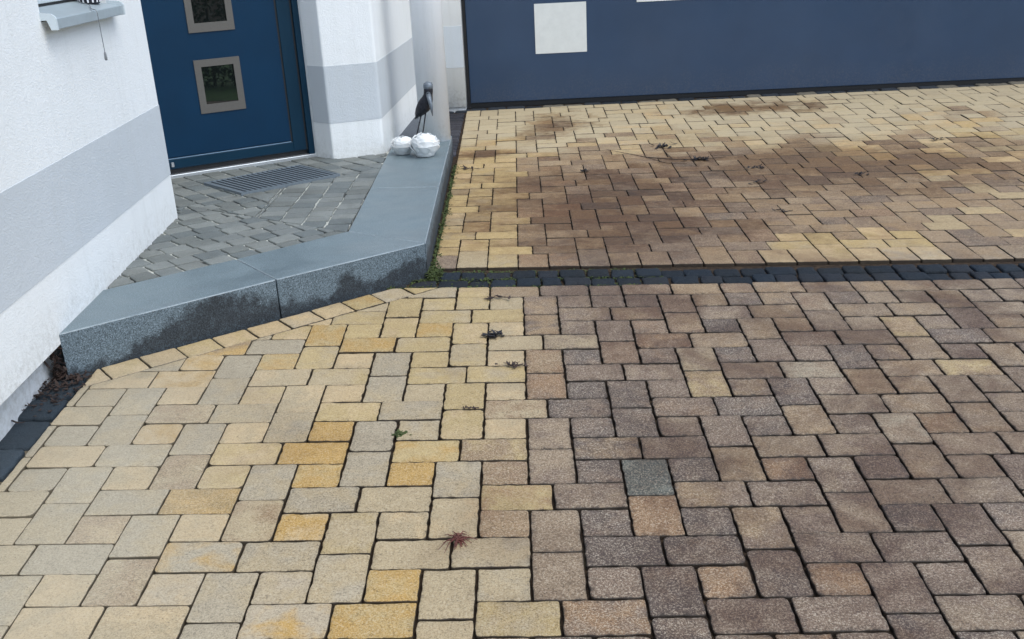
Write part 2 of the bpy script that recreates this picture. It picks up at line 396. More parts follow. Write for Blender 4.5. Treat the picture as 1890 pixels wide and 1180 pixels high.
M = {}
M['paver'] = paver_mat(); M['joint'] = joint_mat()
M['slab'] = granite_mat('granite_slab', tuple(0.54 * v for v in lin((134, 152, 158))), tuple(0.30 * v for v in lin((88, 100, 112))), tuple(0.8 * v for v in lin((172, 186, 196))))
M['gsett'] = granite_mat('granite_sett', lin((108, 116, 114)), lin((60, 66, 68)), lin((160, 168, 168)), sett=True)
M['bsett'] = granite_mat('basalt_sett', lin((36, 46, 56)), lin((14, 20, 28)), lin((70, 82, 92)), sett=True)
M['slabshade'] = plain('shaded_rear_slab', (74, 80, 88), 0.7, nscale=60, amp=0.4, bump=0.4)  # dark grey puts the shade on the rear slab into its colour
M['plaster'] = plaster_mat('white_plaster', (226, 229, 230))
M['pillar'] = plaster_mat('pillar_paint', (238, 241, 244), 1.0)
M['band'] = plaster_mat('grey_band_paint', (196, 202, 207), 0.95)
M['plinth'] = plaster_mat('plinth_paint', (206, 210, 214))
M['door'] = paint_mat('blue_door_paint', (2, 43, 70), 0.42, spec=0.22)
M['dframe'] = paint_mat('door_frame_paint', (8, 44, 64), 0.40, spec=0.22)
M['garage'] = paint_mat('garage_paint', (41, 62, 88), 0.36, 0.14)
M['rubber'] = plain('black_rubber', (14, 15, 18), 0.6)
M['steel'] = plain('brushed_steel', (102, 99, 95), 0.45, 0.5, nscale=120, amp=0.06)
M['highlight'] = plain('blue_grey_highlight', (120, 146, 170), 0.4)
M['alu'] = plain('threshold_aluminium', (206, 210, 214), 0.35, 0.8, nscale=80, amp=0.05)
M['inlay'] = plain('brushed_inlay', (214, 216, 212), 0.5, 0.15, nscale=20, amp=0.04)
M['sill'] = plain('sill_grey', (158, 170, 176), 0.42, 0.2, nscale=30, amp=0.06)
M['sillcap'] = plain('sill_cap_grey', (196, 206, 211), 0.4, 0.1, nscale=30, amp=0.04)
M['ceramic'] = plain('white_ceramic', (226, 228, 228), 0.4, 0.0, nscale=12, amp=0.03)
M['iron'] = plain('dark_iron', (46, 47, 54), 0.45, 0.6, nscale=70, amp=0.4, bump=0.3)
M['ironcap'] = plain('grey_iron', (108, 116, 124), 0.5, 0.5, nscale=70, amp=0.2)
M['mat'] = plain('mat_rib', (104, 114, 122), 0.6, 0.2, nscale=90, amp=0.2)
M['matbase'] = plain('mat_base', (18, 21, 26), 0.85, nscale=90, amp=0.3)
M['pot'] = plain('black_pot', (16, 16, 30), 0.25); M['potstripe'] = plain('white_stripe', (226, 226, 230), 0.4)
M['cord'] = plain('grey_cord', (120, 124, 128), 0.8); M['wframe'] = plain('window_frame_grey', (60, 64, 72), 0.4)
M['leafbrown'] = plain('dry_leaf', (48, 34, 28), 0.75, nscale=40, amp=0.5)
M['leafred'] = plain('red_leaf', (88, 44, 36), 0.7, nscale=40, amp=0.4)
M['leafdark'] = plain('wet_dark_leaf', (24, 20, 22), 0.45, nscale=40, amp=0.4)
M['moss'] = plain('moss_green', (58, 70, 30), 0.9, nscale=50, amp=0.5)
M['lawn'] = plain('lawn_green', (64, 96, 40), 0.9, nscale=6, amp=0.4, bump=0.6)
gk = NT('door_glass'); gk.set(color=(0.006, 0.008, 0.008), rough=0.015); gk.b.inputs['IOR'].default_value = 1.85; M['glass'] = gk.m

# ------------------------------------------------------------------ ground
mb = MB()
xs = [-60, -20, -8, -4, -3, -2.2] + [-2 + 0.25 * i for i in range(41)] + [9, 12, 20, 60]
ys = [-60, -20, -10, -7, -6] + [-5.75 + 0.25 * i for i in range(30)] + [1.73] + [1.8 + 0.2 * i for i in range(24)] + [6.6, 8, 12, 20, 60]
vs = [(x, y, gz(max(-3.0, min(8.0, x)), y) - 0.0165) for y in ys for x in xs]
nx = len(xs); fs = [(j * nx + i, j * nx + i + 1, (j + 1) * nx + i + 1, (j + 1) * nx + i) for j in range(len(ys) - 1) for i in range(nx - 1)]
mb.add(vs, fs); kind(mb.build('ground', M['joint'], smooth=True), 'structure')

# ------------------------------------------------------------------ paving pattern
def pattern():
    out = set()
    for mm in range(-20, 30):
        for n in range(-30, 30):
            for a, b in ((4 * mm, 4 * n), (4 * mm + 2, 4 * n + 2)):
                out |= {(a, b, 1, 1.5), (a, b + 1.5, 1, 1.5), (a + 1, b, 1, 1), (a + 1, b + 1, 1.5, 1), (a + 2.5, b + 1, 1.5, 1), (a + 1, b + 2, 1, 1), (a - 1, b, 1, 1), (a - 1, b + 2, 1, 1)}
    return out
PAT = sorted(pattern())
CODES = {}
def row(v, s):
    for it in s.split():
        u, c = it.split(':'); CODES[(float(u), float(v))] = c
row(-11, '-1:y 0:y 1:t 2.5:m 4:m 5:c 6.5:t 8:c 9:t 10.5:t 12:t 13:h')
row(-10, '-2:y -1:y 0:y 1:b 2:tm 3:m 4:m 5:m 6:c 7:t 8:m 9:t 10:hc 11:m 12:h 13:h')
row(-9, '-3.5:y -1:y 0.5:y 3:mt 4.5:c 7:m 8.5:t 11:h 12.5:h')
row(-8.5, '-2:y 2:td 6:c 10:h'); row(-8, '-4:Yy -3:y -1:yY 0:y 1:b 3:m 4:m 5:cm 7:d 8:h 9:t 11:h 12:ty 13:h')
row(-7, '-7:Yt -5.5:g -3:Yy -1.5:yb 1:b 2.5:hb 5:co 6.5:h 9:c 10.5:h 13:m')
row(-6.5, '-8:g -4:yb 0:y 4:c 8:m 12:h')
row(-6, '-7:pY -6:g -5:Yy -3:p -2:g -1:y 1:bp 2:ot 3:dm 5:mc 6:hb 7:d 9:m 10:m 11:tm 13:m')
row(-5, '-9:p -7.5:pY -5:b -3.5:by -1:y 0.5:yb 3:m 4.5:m 7:h 8.5:hg 11:t 12.5:ty')
row(-4.5, '-10:b -6:g -2:g 2:oc 6:ty 10:t'); row(-4, '-9:b -8:g -7:p -5:py -4:b -3:p -1:b 0:y 1:bp 3:d 4:dm 5:m 7:mt 8:dm 9:m 11:t 12:h 13:h')
row(-3, '-9.5:b -7:tb -5.5:bg -3:yp -1.5:b 1:tb 2.5:d 5:mc 6.5:d 9:h 10.5:h 13:h'); row(-2.5, '-8:g -4:b 0:y 4:d 8:th 12:h')
row(-2, '-10:g -9:g -7:pY -6:g -5:p -3:Y -2:g -1:b 1:pb 2:hm 3:dm 5:m 6:m 7:md 9:m 10:hg 11:to 13:h')
row(-1, '-9:p -7.5:g -5:py -3.5:Y -1:yY 0.5:ty 3:dt 4.5:m 7:h 8.5:hm 11:h'); row(-0.5, '-10:b -6:tb -2:g 2:hm 6:th 10:ht')
row(0, '-9:g -8:g -7:pb -5:yp -4:gb -3:Y -1:Y 0:g 1:tc 3:d 4:s 5:d 7:om 8:m 9:m 11:h 12:m')
row(1, '-9.5:b -7:g -5.5:O -3:gb -1.5:b 1:yo 2.5:mh 5:tm 6.5:m 9:h 10.5:h'); row(1.5, '-8:bg -4:bt 0:b 4:o 8:h')
row(2, '-9:b -7:tp -6:g -5:pb -3:Y -2:by -1:b 1:to 2:h 3:d 5:dm 6:tm 7:m 9:m 10:m 11:m')
row(3, '-7.5:g -5:gY -3.5:b -1:b 0.5:b 3:d 4.5:d 7:mh 8.5:m'); row(3.5, '-6:tb -2:b 2:h 6:m 10:mh')
row(4, '-8:g -7:p -5:l -4:g -3:l -1:Yy 0:b 1:b 3:m 4:dm 5:om 7:om 8:m 9:m')
row(5, '-7:pb -5.5:b -3:lY -1.5:Yy 1:yb 2.5:o 5:m 6.5:m 9:h'); row(5.5, '0:b 4:d 8:m')
NEAR = {'Y': 'yYp', 'O': 'Yt', 'y': 'ypb', 'p': 'pby', 'b': 'bgp', 'g': 'gbb', 't': 'tmh', 'o': 'otm', 'c': 'cmt', 'm': 'mdh', 'd': 'dmm', 's': 'sdd', 'h': 'hmt', 'l': 'lpb'}
def front_code(u, v, rng):
    if u < -4: return rng.choice('gbbpgpb' if v > -4 else 'bpypg')
    if u < -0.5: return rng.choice('yybpbYg')
    if u < 2: return rng.choice('ybtthp')
    if u < 7: return rng.choice('mmdcmdo')
    return rng.choice('mhhmthm')
def back_code(u, v, rng):
    x = u; f = (v + 20) / 27.0
    if v < -15: return rng.choice('llpbblh') if u < 24 else rng.choice('lbpth')
    if v < -10.5:
        if u < 9: return rng.choice('bplbh') if u > 1 else rng.choice('typb')
        return rng.choice('pbhtb') if u < 20 else rng.choice('tbpyh')
    if u < 2: return rng.choice('yyyypb' if u < 1 else 'yyyt')
    if u < 3.5: return rng.choice('totht')
    if v >= 3.5:
        if 10.5 <= u < 16: return rng.choice('ypty')
        if u >= 16: return rng.choice('hhmp')
    if u < 11: return rng.choice('ccmtcmmt' if v > -8 else 'ctmtht')
    if u < 16: return rng.choice('tchttmh')
    return rng.choice('thhhtbm' if v > -4 else 'tthpb')
def shade(code, rng):
    c = PAL[code[0]]; d = PAL[code[1]] if len(code) > 1 else PAL[rng.choice(NEAR[code[0]])]
    k1, k2 = rng.uniform(0.93, 1.07), rng.uniform(0.92, 1.08)
    return tuple(v * k1 for v in c), tuple(v * k2 for v in d)

# border course along the step and front field
D37 = Vector((1.266, 1.02)).normalized()
D = Vector((-0.135 + 1.385, 1.655 - 0.672)).normalized(); Nn = Vector((D.y, -D.x))           # along the step, away from it
P0 = Vector((-1.385, 0.672))
BW = 0.128
XL, YT, XR, YB = -1.290, 1.524, 3.3, -4.2
rng = random.Random(3)
mb = MB()
corner = P0 + Nn * 0.012
b0 = corner + Nn * BW
FIELD = [(XL, YB), (XR, YB), (XR, YT), (-4, YT), (-4, YB)]
def field_clip(p):
    p = clip(p, [(XL, YB), (XR, YB), (XR, YT), (XL, YT)])
    return clip_half(p, (b0.x + D.x * 4, b0.y + D.y * 4), (b0.x, b0.y)) if len(p) >= 3 else []
def rect(u, v, w, h, ox=0.0, oy=0.0):
    return [(ox + (u) * S, oy - (v + h) * S * 0.99874), (ox + (u + w) * S, oy - (v + h) * S * 0.99874), (ox + (u + w) * S, oy - v * S * 0.99874), (ox + u * S, oy - v * S * 0.99874)]
for (u, v, w, h) in PAT:
    if v < -12.6 or v > 29 or u < -14 or u > 46: continue
    items = [(u, v, w, h)]
    if v == -12 and h == 1.5: items = [(u, -11, 1, 1)]
    elif v == -10.5 and h == 1.5: items = [(u, -10, 1, 1)] if True else []
    elif v < -11: continue
    for (a, b, c, d) in items:
        p = field_clip(rect(a, b, c, d))
        if len(p) < 3: continue
        cc = CODES.get((float(a), float(b))) or front_code(a, b, rng)
        c1, c2 = shade(cc, rng)
        left = a < -3.5
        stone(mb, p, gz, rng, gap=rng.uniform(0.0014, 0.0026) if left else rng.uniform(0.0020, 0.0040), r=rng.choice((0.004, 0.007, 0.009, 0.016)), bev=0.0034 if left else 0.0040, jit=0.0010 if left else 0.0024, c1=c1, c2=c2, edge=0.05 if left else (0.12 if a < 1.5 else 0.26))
# soldier course
bl = 0.1445; k0 = -0.02
bcodes = ['p', 'p', 'p', 'yp', 'p', 'p', 'pl', 'p', 'yY', 'l', 'y', 'y', 'p']
for i in range(13):
    a = corner + D * (k0 + bl * i); b = corner + D * (k0 + bl * (i + 1))
    p = [(a.x, a.y), (a.x + Nn.x * BW, a.y + Nn.y * BW), (b.x + Nn.x * BW, b.y + Nn.y * BW), (b.x, b.y)]
    p = clip(p, [(XL, YB), (XR, YB), (XR, YT), (XL, YT)])
    if len(p) < 3: continue
    c1, c2 = shade(bcodes[i], rng); stone(mb, p, gz, rng, gap=0.003, r=0.006, bev=0.004, c1=c1, c2=c2)
XR = 6.6
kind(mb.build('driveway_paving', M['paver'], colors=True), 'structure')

# forecourt in front of the garage door
mb = MB(); rng = random.Random(11)
ox, oy = QB[3], QB[4]; VB = 7.5
YF = 6.02
for (u, v, w, h) in PAT:
    if u < -3 or u > 46 or v < -24 or v > 7: continue
    if v >= 6: continue
    if v + h > 6: h = 7.5 - v
    rr = rect(u, v, w, h, ox, oy)
    p = clip(rr, [(-0.122, Y0 + 0.0), (XR, Y0), (XR, YF), (-0.135, YF)])
    if len(p) < 3: continue
    c1, c2 = shade(back_code(u, v, rng), rng)
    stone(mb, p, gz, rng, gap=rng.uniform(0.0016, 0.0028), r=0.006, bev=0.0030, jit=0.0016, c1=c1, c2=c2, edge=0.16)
codes = ['y', 'y', 'to', 'o', 'c', 'c', 'ct', 'mc', 'c', 'ct', 'pt', 'p', 'py', 'p', 'pl', 'pl', 'ph', 'h', 'h']
done = set()
for (u, v, w, h) in PAT:
    if v + h > 6 and v < 6: 
        for i in range(int(u * 2), int((u + w) * 2)): done.add(i)
for u in range(-1, 46):
    if u * 2 in done: continue
    p = clip(rect(u, 6, 1, 1.5, ox, oy), [(-0.122, Y0), (XR, Y0), (XR, YF), (-0.135, YF)])
    if len(p) < 3: continue
    c1, c2 = shade(codes[u] if 0 <= u < len(codes) else rng.choice(('h', 'hp', 'm')), rng)
    stone(mb, p, gz, rng, gap=0.0024, r=0.006, bev=0.0030, jit=0.0016, c1=c1, c2=c2, edge=0.16)
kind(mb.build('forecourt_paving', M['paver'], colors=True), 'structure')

# dark basalt strips
def setts(mb, x0, x1, y0, y1, rows, L, rng, clipf=None, col=((12, 18, 24), (24, 33, 42), (18, 26, 34), (32, 33, 37)), along='x', off=0.0, **kw):
    hgt = (y1 - y0) / rows
    for r_ in range(rows):
        x = x0 - rng.random() * L
        while x < x1:
            l = L * rng.uniform(0.75, 1.2); a, b = y0 + r_ * hgt, y0 + (r_ + 1) * hgt
            j = lambda: rng.uniform(-0.006, 0.006)
            p = [(x + j(), a + j() * .6), (x + l + j(), a + j() * .6), (x + l + j(), b + j() * .6), (x + j(), b + j() * .6)]
            if along == 'y': p = [(q[1], q[0]) for q in p][::-1]
            x += l
            if clipf: p = clipf(p)
            if len(p) < 3: continue
            c = lin(rng.choice(col)); stone(mb, p, lambda X, Y: gz(X, Y) + off, rng, c1=c, **kw)
rng = random.Random(5)
KW = dict(gap=0.0038, r=0.012, bev=0.008, jit=0.0038, dz=0.006, dome=0.003)
mb = MB()
STEPF = (P0 + D * -0.5, P0 + D * 3)
def strip_clip(p):
    p = clip(p, [(-0.9, 1.527), (XR, 1.527), (XR, 1.727), (-0.9, 1.727)])
    return p
def cutstep(p):
    p = strip_clip(p)
    if len(p) < 3: return []
    return clip_half(p, (P0.x + D.x * 4 + Nn.x * .004, P0.y + D.y * 4 + Nn.y * .004), (P0.x + Nn.x * .004, P0.y + Nn.y * .004)) if sum(q[0] for q in p) / len(p) < -0.13 else p
setts(mb, -0.4, 6.6, 1.527, 1.727, 2, 0.112, rng, cutstep, off=-0.003, **KW)
kind(mb.build('basalt_sett_strip', M['bsett'], colors=True), 'structure')
mb = MB()
setts(mb, -4.2, 0.70, -1.43, -1.297, 1, 0.17, rng, None, along='y', off=-0.004, col=((48, 58, 66), (60, 70, 78), (42, 52, 60)), **KW)
kind(mb.build('wall_sett_gutter', M['bsett'], colors=True), 'structure')
mb = MB()
setts(mb, 4.43, 5.95, -0.285, -0.145, 1, 0.10, rng, None, along='y', off=-0.004, col=((52, 50, 56), (74, 72, 78), (60, 56, 60)), **KW)
setts(mb, -0.3, 6.6, 6.03, 6.125, 1, 0.15, rng, None, off=-0.003, col=((30, 34, 40), (44, 48, 54), (120, 112, 96)), **KW)
kind(mb.build('garage_sett_strip', M['bsett'], colors=True), 'structure')

# ------------------------------------------------------------------ entrance step
ZP = 0.237
step = thing('entrance_step', 'grey granite entrance step with sett paved landing in front of the blue door', 'step', (-0.8, 2.2, 0.0))
A0, A1, A2, A3 = (-1.37, 0.658), (-0.704, 1.2205), (-0.946, 1.5585), (-1.395, 1.185)
B1, B2 = (-0.137, 1.675), (-0.519, 1.951)
C1, C2 = (-0.150, 2.828), (-0.528, 2.875)
E1, E2 = (-0.163, 4.42), (-0.545, 4.42)
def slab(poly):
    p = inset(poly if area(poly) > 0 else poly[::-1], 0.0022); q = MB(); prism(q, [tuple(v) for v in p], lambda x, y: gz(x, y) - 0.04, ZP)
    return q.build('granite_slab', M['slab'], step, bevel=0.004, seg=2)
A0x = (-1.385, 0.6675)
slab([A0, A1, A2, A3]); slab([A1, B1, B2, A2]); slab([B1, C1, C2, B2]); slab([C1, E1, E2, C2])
mb = MB(); prism(mb, [(-0.56, 4.425), (-0.30, 4.425), (-0.292, 6.02), (-0.47, 6.02)], 0.05, ZP - 0.004); mb.build('rear_slab', M['slabshade'], step)
# setts of the landing
DA = Vector((-1.767, 3.429)); DB = Vector((-0.993, 3.928)); DD = (DB - DA).normalized(); DN = Vector((DD.y, -DD.x))
LAND = [(-1.392, 1.19), (-0.946, 1.562), (-0.521, 1.955), (-0.530, 2.875), (-0.545, 3.96), (-0.56, 4.0), (-0.9, 4.0), (-1.9, 3.36), (-1.50, 2.40)]
mit0, mit1 = Vector((-1.136, 2.407)), Vector((-0.516, 1.933)); md = (mit1 - mit0).normalized()
mt0 = Vector((-1.225, 2.868)); mtd = Vector((math.cos(math.radians(39)), math.sin(math.radians(39))))
R1 = [(-1.036, mit0.y - (-1.036 - mit0.x) * -md.y / md.x if False else mit0.y + (-1.036 - mit0.x) * md.y / md.x), (-0.519, mit0.y + (-0.519 - mit0.x) * md.y / md.x), (-0.528, mt0.y + (-0.528 - mt0.x) * math.tan(math.radians(39))), (-1.036, mt0.y + (-1.036 - mt0.x) * math.tan(math.radians(39)))]
def yl(x): return mit0.y + (x - mit0.x) * md.y / md.x
def yt(x): return mt0.y + (x - mt0.x) * math.tan(math.radians(39))
R2a = [(-1.395, 1.192), (-0.946, 1.5625), (-0.521, 1.950), (-1.474, 2.666)]
R2b = [(-1.474, 2.666), (-1.036, yl(-1.036)), (-1.036, yt(-1.036))]
R2d = [(-1.60, 2.40), (-1.43, 2.40), (-1.474, 2.666), (-1.60, 2.56)]
R2c = [(-1.90, yt(-1.90)), (-0.528, yt(-0.528)), (-0.545, 3.93), (-0.99, 3.93), (-1.9, 3.345)]
rng = random.Random(9); mb = MB()
GC = [(138, 142, 140), (122, 128, 128), (152, 155, 151), (130, 133, 129), (146, 148, 143)]
def grid(poly, origin, ang, pw, ph, brick):
    ca, sa = math.cos(ang), math.sin(ang)
    for j in range(-30, 30):
        x = -3.0 - (j % 2) * pw * 0.5 * brick
        while x < 3.0:
            w_ = pw * rng.uniform(0.88, 1.14)
            q = []
            for (a, b) in ((x, j * ph), (x + w_, j * ph), (x + w_, (j + 1) * ph), (x, (j + 1) * ph)):
                a += rng.uniform(-.005, .005); b += rng.uniform(-.005, .005)
                q.append((origin[0] + a * ca - b * sa, origin[1] + a * sa + b * ca))
            x += w_
            q = clip(q, poly)
            if len(q) < 3: continue
            stone(mb, q, lambda X, Y: ZP - 0.003, rng, gap=0.0050, r=0.010, bev=0.0045, jit=0.0018, dz=0.002, dome=0.0008, depth=0.03, c1=tuple(0.72 * v for v in lin(rng.choice(GC))))
grid(R1, (-0.525, 1.95), math.radians(90), 0.105, 0.1225, 0.3)
for R in (R2a, R2b, R2d): grid(R, (-0.946, 1.56), math.radians(38), 0.118, 0.112, 1)
grid(R2c, (-0.946, 1.56), math.radians(-52), 0.135, 0.112, 1)
mb.build('sett_paving', M['gsett'], step, colors=True)
mb = MB(); prism(mb, [(-1.40, 1.20), (-0.946, 1.57), (-0.53, 1.96), (-0.54, 4.0), (-0.9, 4.05), (-1.95, 3.38), (-1.48, 2.40)], 0.02, ZP - 0.0115)
LB = NT('landing_mortar'); LB.set(color=LB.ramp(LB.noise(7, 3), [(0.40, rgba(lin((52, 54, 52)))), (0.52, rgba(lin((190, 192, 184)), 0.85))]), rough=0.95); LB.bump(LB.noise(200, 2), 0.5, 0.003)
mb.build('mortar_bed', LB.m, step)

# ------------------------------------------------------------------ house
house = thing('house', 'white plastered house with a grey painted band, blue front door and slate blue garage door', 'house', (-1.4, 2.4, 0.2))
WA = Vector((-1.367, 0.658)); WD = Vector((-0.0434, 1.0)).normalized(); WN = Vector((WD.y, -WD.x))
def wl(s, n): q = WA + WD * s + WN * n; return (q.x, q.y)
SB = (Vector((-1.443, 2.41)) - WA).length            # outer corner
ZT = 2.85; T = 0.42
s0, s1, s2 = -4.2, 0.463, 1.283                      # wall start, window opening
def wbox(mb, a, b, n0, n1, z0, z1):
    prism(mb, [wl(a, n1), wl(a, n0), wl(b, n0), wl(b, n1)][::-1], z0, z1)
ZW = 0.200
mb = MB()
# profile of the wall face: one solid with a window opening, cut into butted blocks
wbox(mb, s0, s1, -T, 0, ZW, ZT)
wbox(mb, s2, SB, -T, 0, ZW, ZT)
wbox(mb, s1, s2, -T, 0, ZW, 1.2535); wbox(mb, s1, s2, -T, 0, 2.25, ZT)
mb.build('wall', M['plaster'], house)
mb = MB(); wbox(mb, s0, SB - 0.05, -T + 0.02, -0.062, -0.25, ZW); mb.build('plinth', M['plinth'], house)
mb = MB(); wbox(mb, s0, SB + 0.0018, -0.02, 0.0018, 0.450, 0.785); mb.build('painted_band', M['band'], house)
# wall returning to the door, door niche
mb = MB(); prism(mb, [(-1.861, 2.392), (-1.861, 3.36), (-2.3, 3.36), (-2.3, 2.392)], 0.1, ZT); mb.build('niche_wall', M['plaster'], house)
# pier right of the door
PI0, PI1, PI2, PI3 = (-0.982, 3.893), (-0.866, 3.789), (-0.560, 3.900), (-0.462, 6.05)
def rounded(poly, i, r, k=5):
    a, b, c = Vector(poly[i - 1]), Vector(poly[i]), Vector(poly[(i + 1) % len(poly)])
    q0 = b + (a - b).normalized() * r; q2 = b + (c - b).normalized() * r
    return [tuple(q0 * (1 - t) ** 2 + b * 2 * t * (1 - t) + q2 * t * t) for t in [j / (k - 1) for j in range(k)]]
base = [PI0, PI1, PI2, PI3, (-1.5, 6.05), (-1.1, 4.2)]
pier = [PI0] + rounded(base, 1, 0.008, 3) + rounded(base, 2, 0.02, 6) + [PI3, (-1.5, 6.05), (-1.25, 4.25)]
mb = MB(); prism(mb, pier, 0.1, ZT); mb.build('wall', M['plaster'], house)
def grow(poly, e):
    n = len(poly); out = []
    for i in range(n):
        a, b, c = Vector(poly[i - 1]), Vector(poly[i]), Vector(poly[(i + 1) % n])
        d1 = (b - a).normalized(); d2 = (c - b).normalized(); nn = (Vector((d1.y, -d1.x)) + Vector((d2.y, -d2.x))).normalized()
        out.append(tuple(b + nn * e))
    return out
pb = grow(pier, 0.0018)
mb = MB(); prism(mb, [pb[0]] + pb[1:-3] + [(-0.4602, 6.045), (-0.7, 6.045), (-0.9, 4.1)], 0.450, 0.785); mb.build('painted_band', M['band'], house)
# garage front wall, left strip and lintel
GY = 6.05
mb = MB()
prism(mb, [(-1.5, GY), (-0.137, GY), (-0.132, 6.30), (-1.5, 6.30)], 0.190, ZT)
prism(mb, [(5.02, GY), (6.6, GY), (6.6, 6.30), (5.02, 6.30)], 0.190, ZT)
prism(mb, [(-0.137, GY), (5.02, GY), (5.02, 6.30), (-0.137, 6.30)], 2.30, ZT)
mb.build('wall', M['plaster'], house)
mb = MB(); prism(mb, [(-0.46, GY - 0.002), (-0.1352, GY - 0.002), (-0.1352, GY + 0.02), (-0.46, GY + 0.02)], 0.497, 0.812); mb.build('painted_band', M['band'], house)
mb = MB(); prism(mb, [(-1.5, GY + 0.012), (-0.142, GY + 0.012), (-0.142, 6.29), (-1.5, 6.29)], 0.0, 0.190); mb.build('plinth', M['plinth'], house)
# canopy pillar
mb = MB(); lathe(mb, [(0.101, ZP - 0.006), (0.101, ZT)], (-0.266, 4.290, 0.0), 56); mb.build('pillar', M['pillar'], house, smooth=True)
pm = house.children[-1].data
for p_ in pm.polygons: p_.use_smooth = len(p_.vertices) == 4

# window with sill on the left wall
def zslope(n): return 1.2625 + (0.044 - n) * 0.185
mb = MB()
P_ = [(*wl(s1 + 0.002, -0.115), zslope(-0.115) - 0.007), (*wl(s2 - 0.002, -0.115), zslope(-0.115) - 0.007), (*wl(s2 - 0.002, 0.044), 1.2555), (*wl(s1 + 0.002, 0.044), 1.2555),
      (*wl(s1 + 0.002, -0.115), zslope(-0.115)), (*wl(s2 - 0.002, -0.115), zslope(-0.115)), (*wl(s2 - 0.002, 0.044), 1.2625), (*wl(s1 + 0.002, 0.044), 1.2625)]
wbox(mb, s1 + 0.002, s2 - 0.002, 0.0442, 0.052, 1.225, 1.2620)
hexa(mb, P_)
sill = mb.build('window_sill', M['sill'], house, bevel=0.0025)
def cap(mb, s):
    prof = [(-0.012, 1.258), (0.022, 1.258), (0.033, 1.224), (0.056, 1.224), (0.056, 1.262), (0.050, 1.272), (0.040, 1.279), (-0.012, 1.286)]
    n = len(prof); vs = []
    for ds in (-0.006, 0.006):
        for (nn_, z) in prof: vs.append((*wl(s + ds, nn_), z))
    mb.add(vs, [tuple(range(n)), tuple(range(n, 2 * n))[::-1]] + [(i, (i + 1) % n, n + (i + 1) % n, n + i) for i in range(n)])
for s in (s1 - 0.005, s2 + 0.005):
    mb = MB(); cap(mb, s); mb.build('sill_end_cap', M['sillcap'], sill)
mb = MB(); wbox(mb, s1, s2, -0.17, -0.115, 1.302, 1.37); wbox(mb, s1, s1 + 0.06, -0.17, -0.115, 1.37, 2.25); wbox(mb, s2 - 0.06, s2, -0.17, -0.115, 1.37, 2.25); wbox(mb, s1 + .06, s2 - .06, -0.17, -0.115, 2.18, 2.25)
wfr = mb.build('window_frame', M['sillcap'], house)
mb = MB(); wbox(mb, s1 + 0.06, s2 - 0.06, -0.155, -0.14, 1.37, 2.18); mb.build('window_pane', M['glass'], wfr)
mb = MB(); wbox(mb, s1, s2, -0.17, -0.112, 1.22, 1.3015); mb.build('window_gasket', M['rubber'], wfr)

# front door in its own plane: s along, n towards the viewer, z up
def dl(s, n): q = DA + DD * s + DN * n; return (q.x, q.y)
def dbox(mb, a, b, n0, n1, z0, z1): prism(mb, [dl(a, n1), dl(b, n1), dl(b, n0), dl(a, n0)], z0, z1)
DZ = 2.30
mb = MB(); dbox(mb, -0.13, 0.866, -0.10, -0.012, 0.280, DZ)                      # leaf
dbox(mb, -0.07, 0.765, -0.012, -0.002, 0.348, DZ - 0.1)                           # raised panel
door = mb.build('front_door', M['door'], house, bevel=0.004)
mb = MB(); dbox(mb, 0.777, 0.860, -0.011, -0.004, 0.284, DZ); dbox(mb, -0.125, 0.777, -0.0112, -0.0042, 0.284, 0.340); mb.build('door_stile', M['dframe'], door, bevel=0.003)
mb = MB(); dbox(mb, 0.872, 0.938, -0.10, 0.006, 0.252, DZ + 0.06); dbox(mb, -0.19, -0.135, -0.10, 0.006, 0.252, DZ + 0.06); mb.build('door_frame', M['dframe'], door, bevel=0.003)
mb = MB(); dbox(mb, -0.13, 0.872, -0.09, -0.030, 0.2535, 0.2802); dbox(mb, 0.7655, 0.7765, -0.012, -0.0095, 0.342, DZ); dbox(mb, 0.8605, 0.8715, -0.012, -0.0085, 0.2803, DZ); mb.build('door_seal', M['rubber'], door)
mb = MB(); dbox(mb, -0.16, 0.934, -0.10, 0.016, ZP - 0.02, 0.2525); mb.build('threshold', M['alu'], door, bevel=0.003)
for (za, zb) in ((0.576, 0.877), (1.027, 1.328)):
    a, b, t = 0.231, 0.505, 0.040
    mb = MB()
    dbox(mb, a, b, -0.004, 0.004, za, za + t + 0.01); dbox(mb, a, b, -0.004, 0.004, zb - t, zb)
    dbox(mb, a, a + t, -0.004, 0.004, za + t + 0.01, zb - t); dbox(mb, b - t, b, -0.004, 0.004, za + t + 0.01, zb - t)
    mb.build('door_window_frame', M['steel'], door)
    mb = MB(); dbox(mb, a + t, b - t, -0.003, 0.0008, za + t + 0.01, zb - t); mb.build('door_window_pane', M['glass'], door)
mb = MB(); tube(mb, [(*dl(0.012, 0.012), 0.300), (*dl(0.012, 0.012), 0.325)], 0.009, 12); mb.build('door_hinge', M['alu'], door)
mb = MB(); dbox(mb, -0.125, 0.765, -0.0119, -0.0052, 0.3405, 0.3448); mb.build('panel_highlight', M['highlight'], door)  # pale strip painting the highlight on the panel's lower bevel
# solid behind the door
mb = MB(); dbox(mb, -0.6, 1.0, -0.5, -0.11, 0.1, ZT); dbox(mb, -0.6, 1.0, -0.11, 0.006, DZ + 0.06, ZT); mb.build('niche_wall', M['plaster'], house)

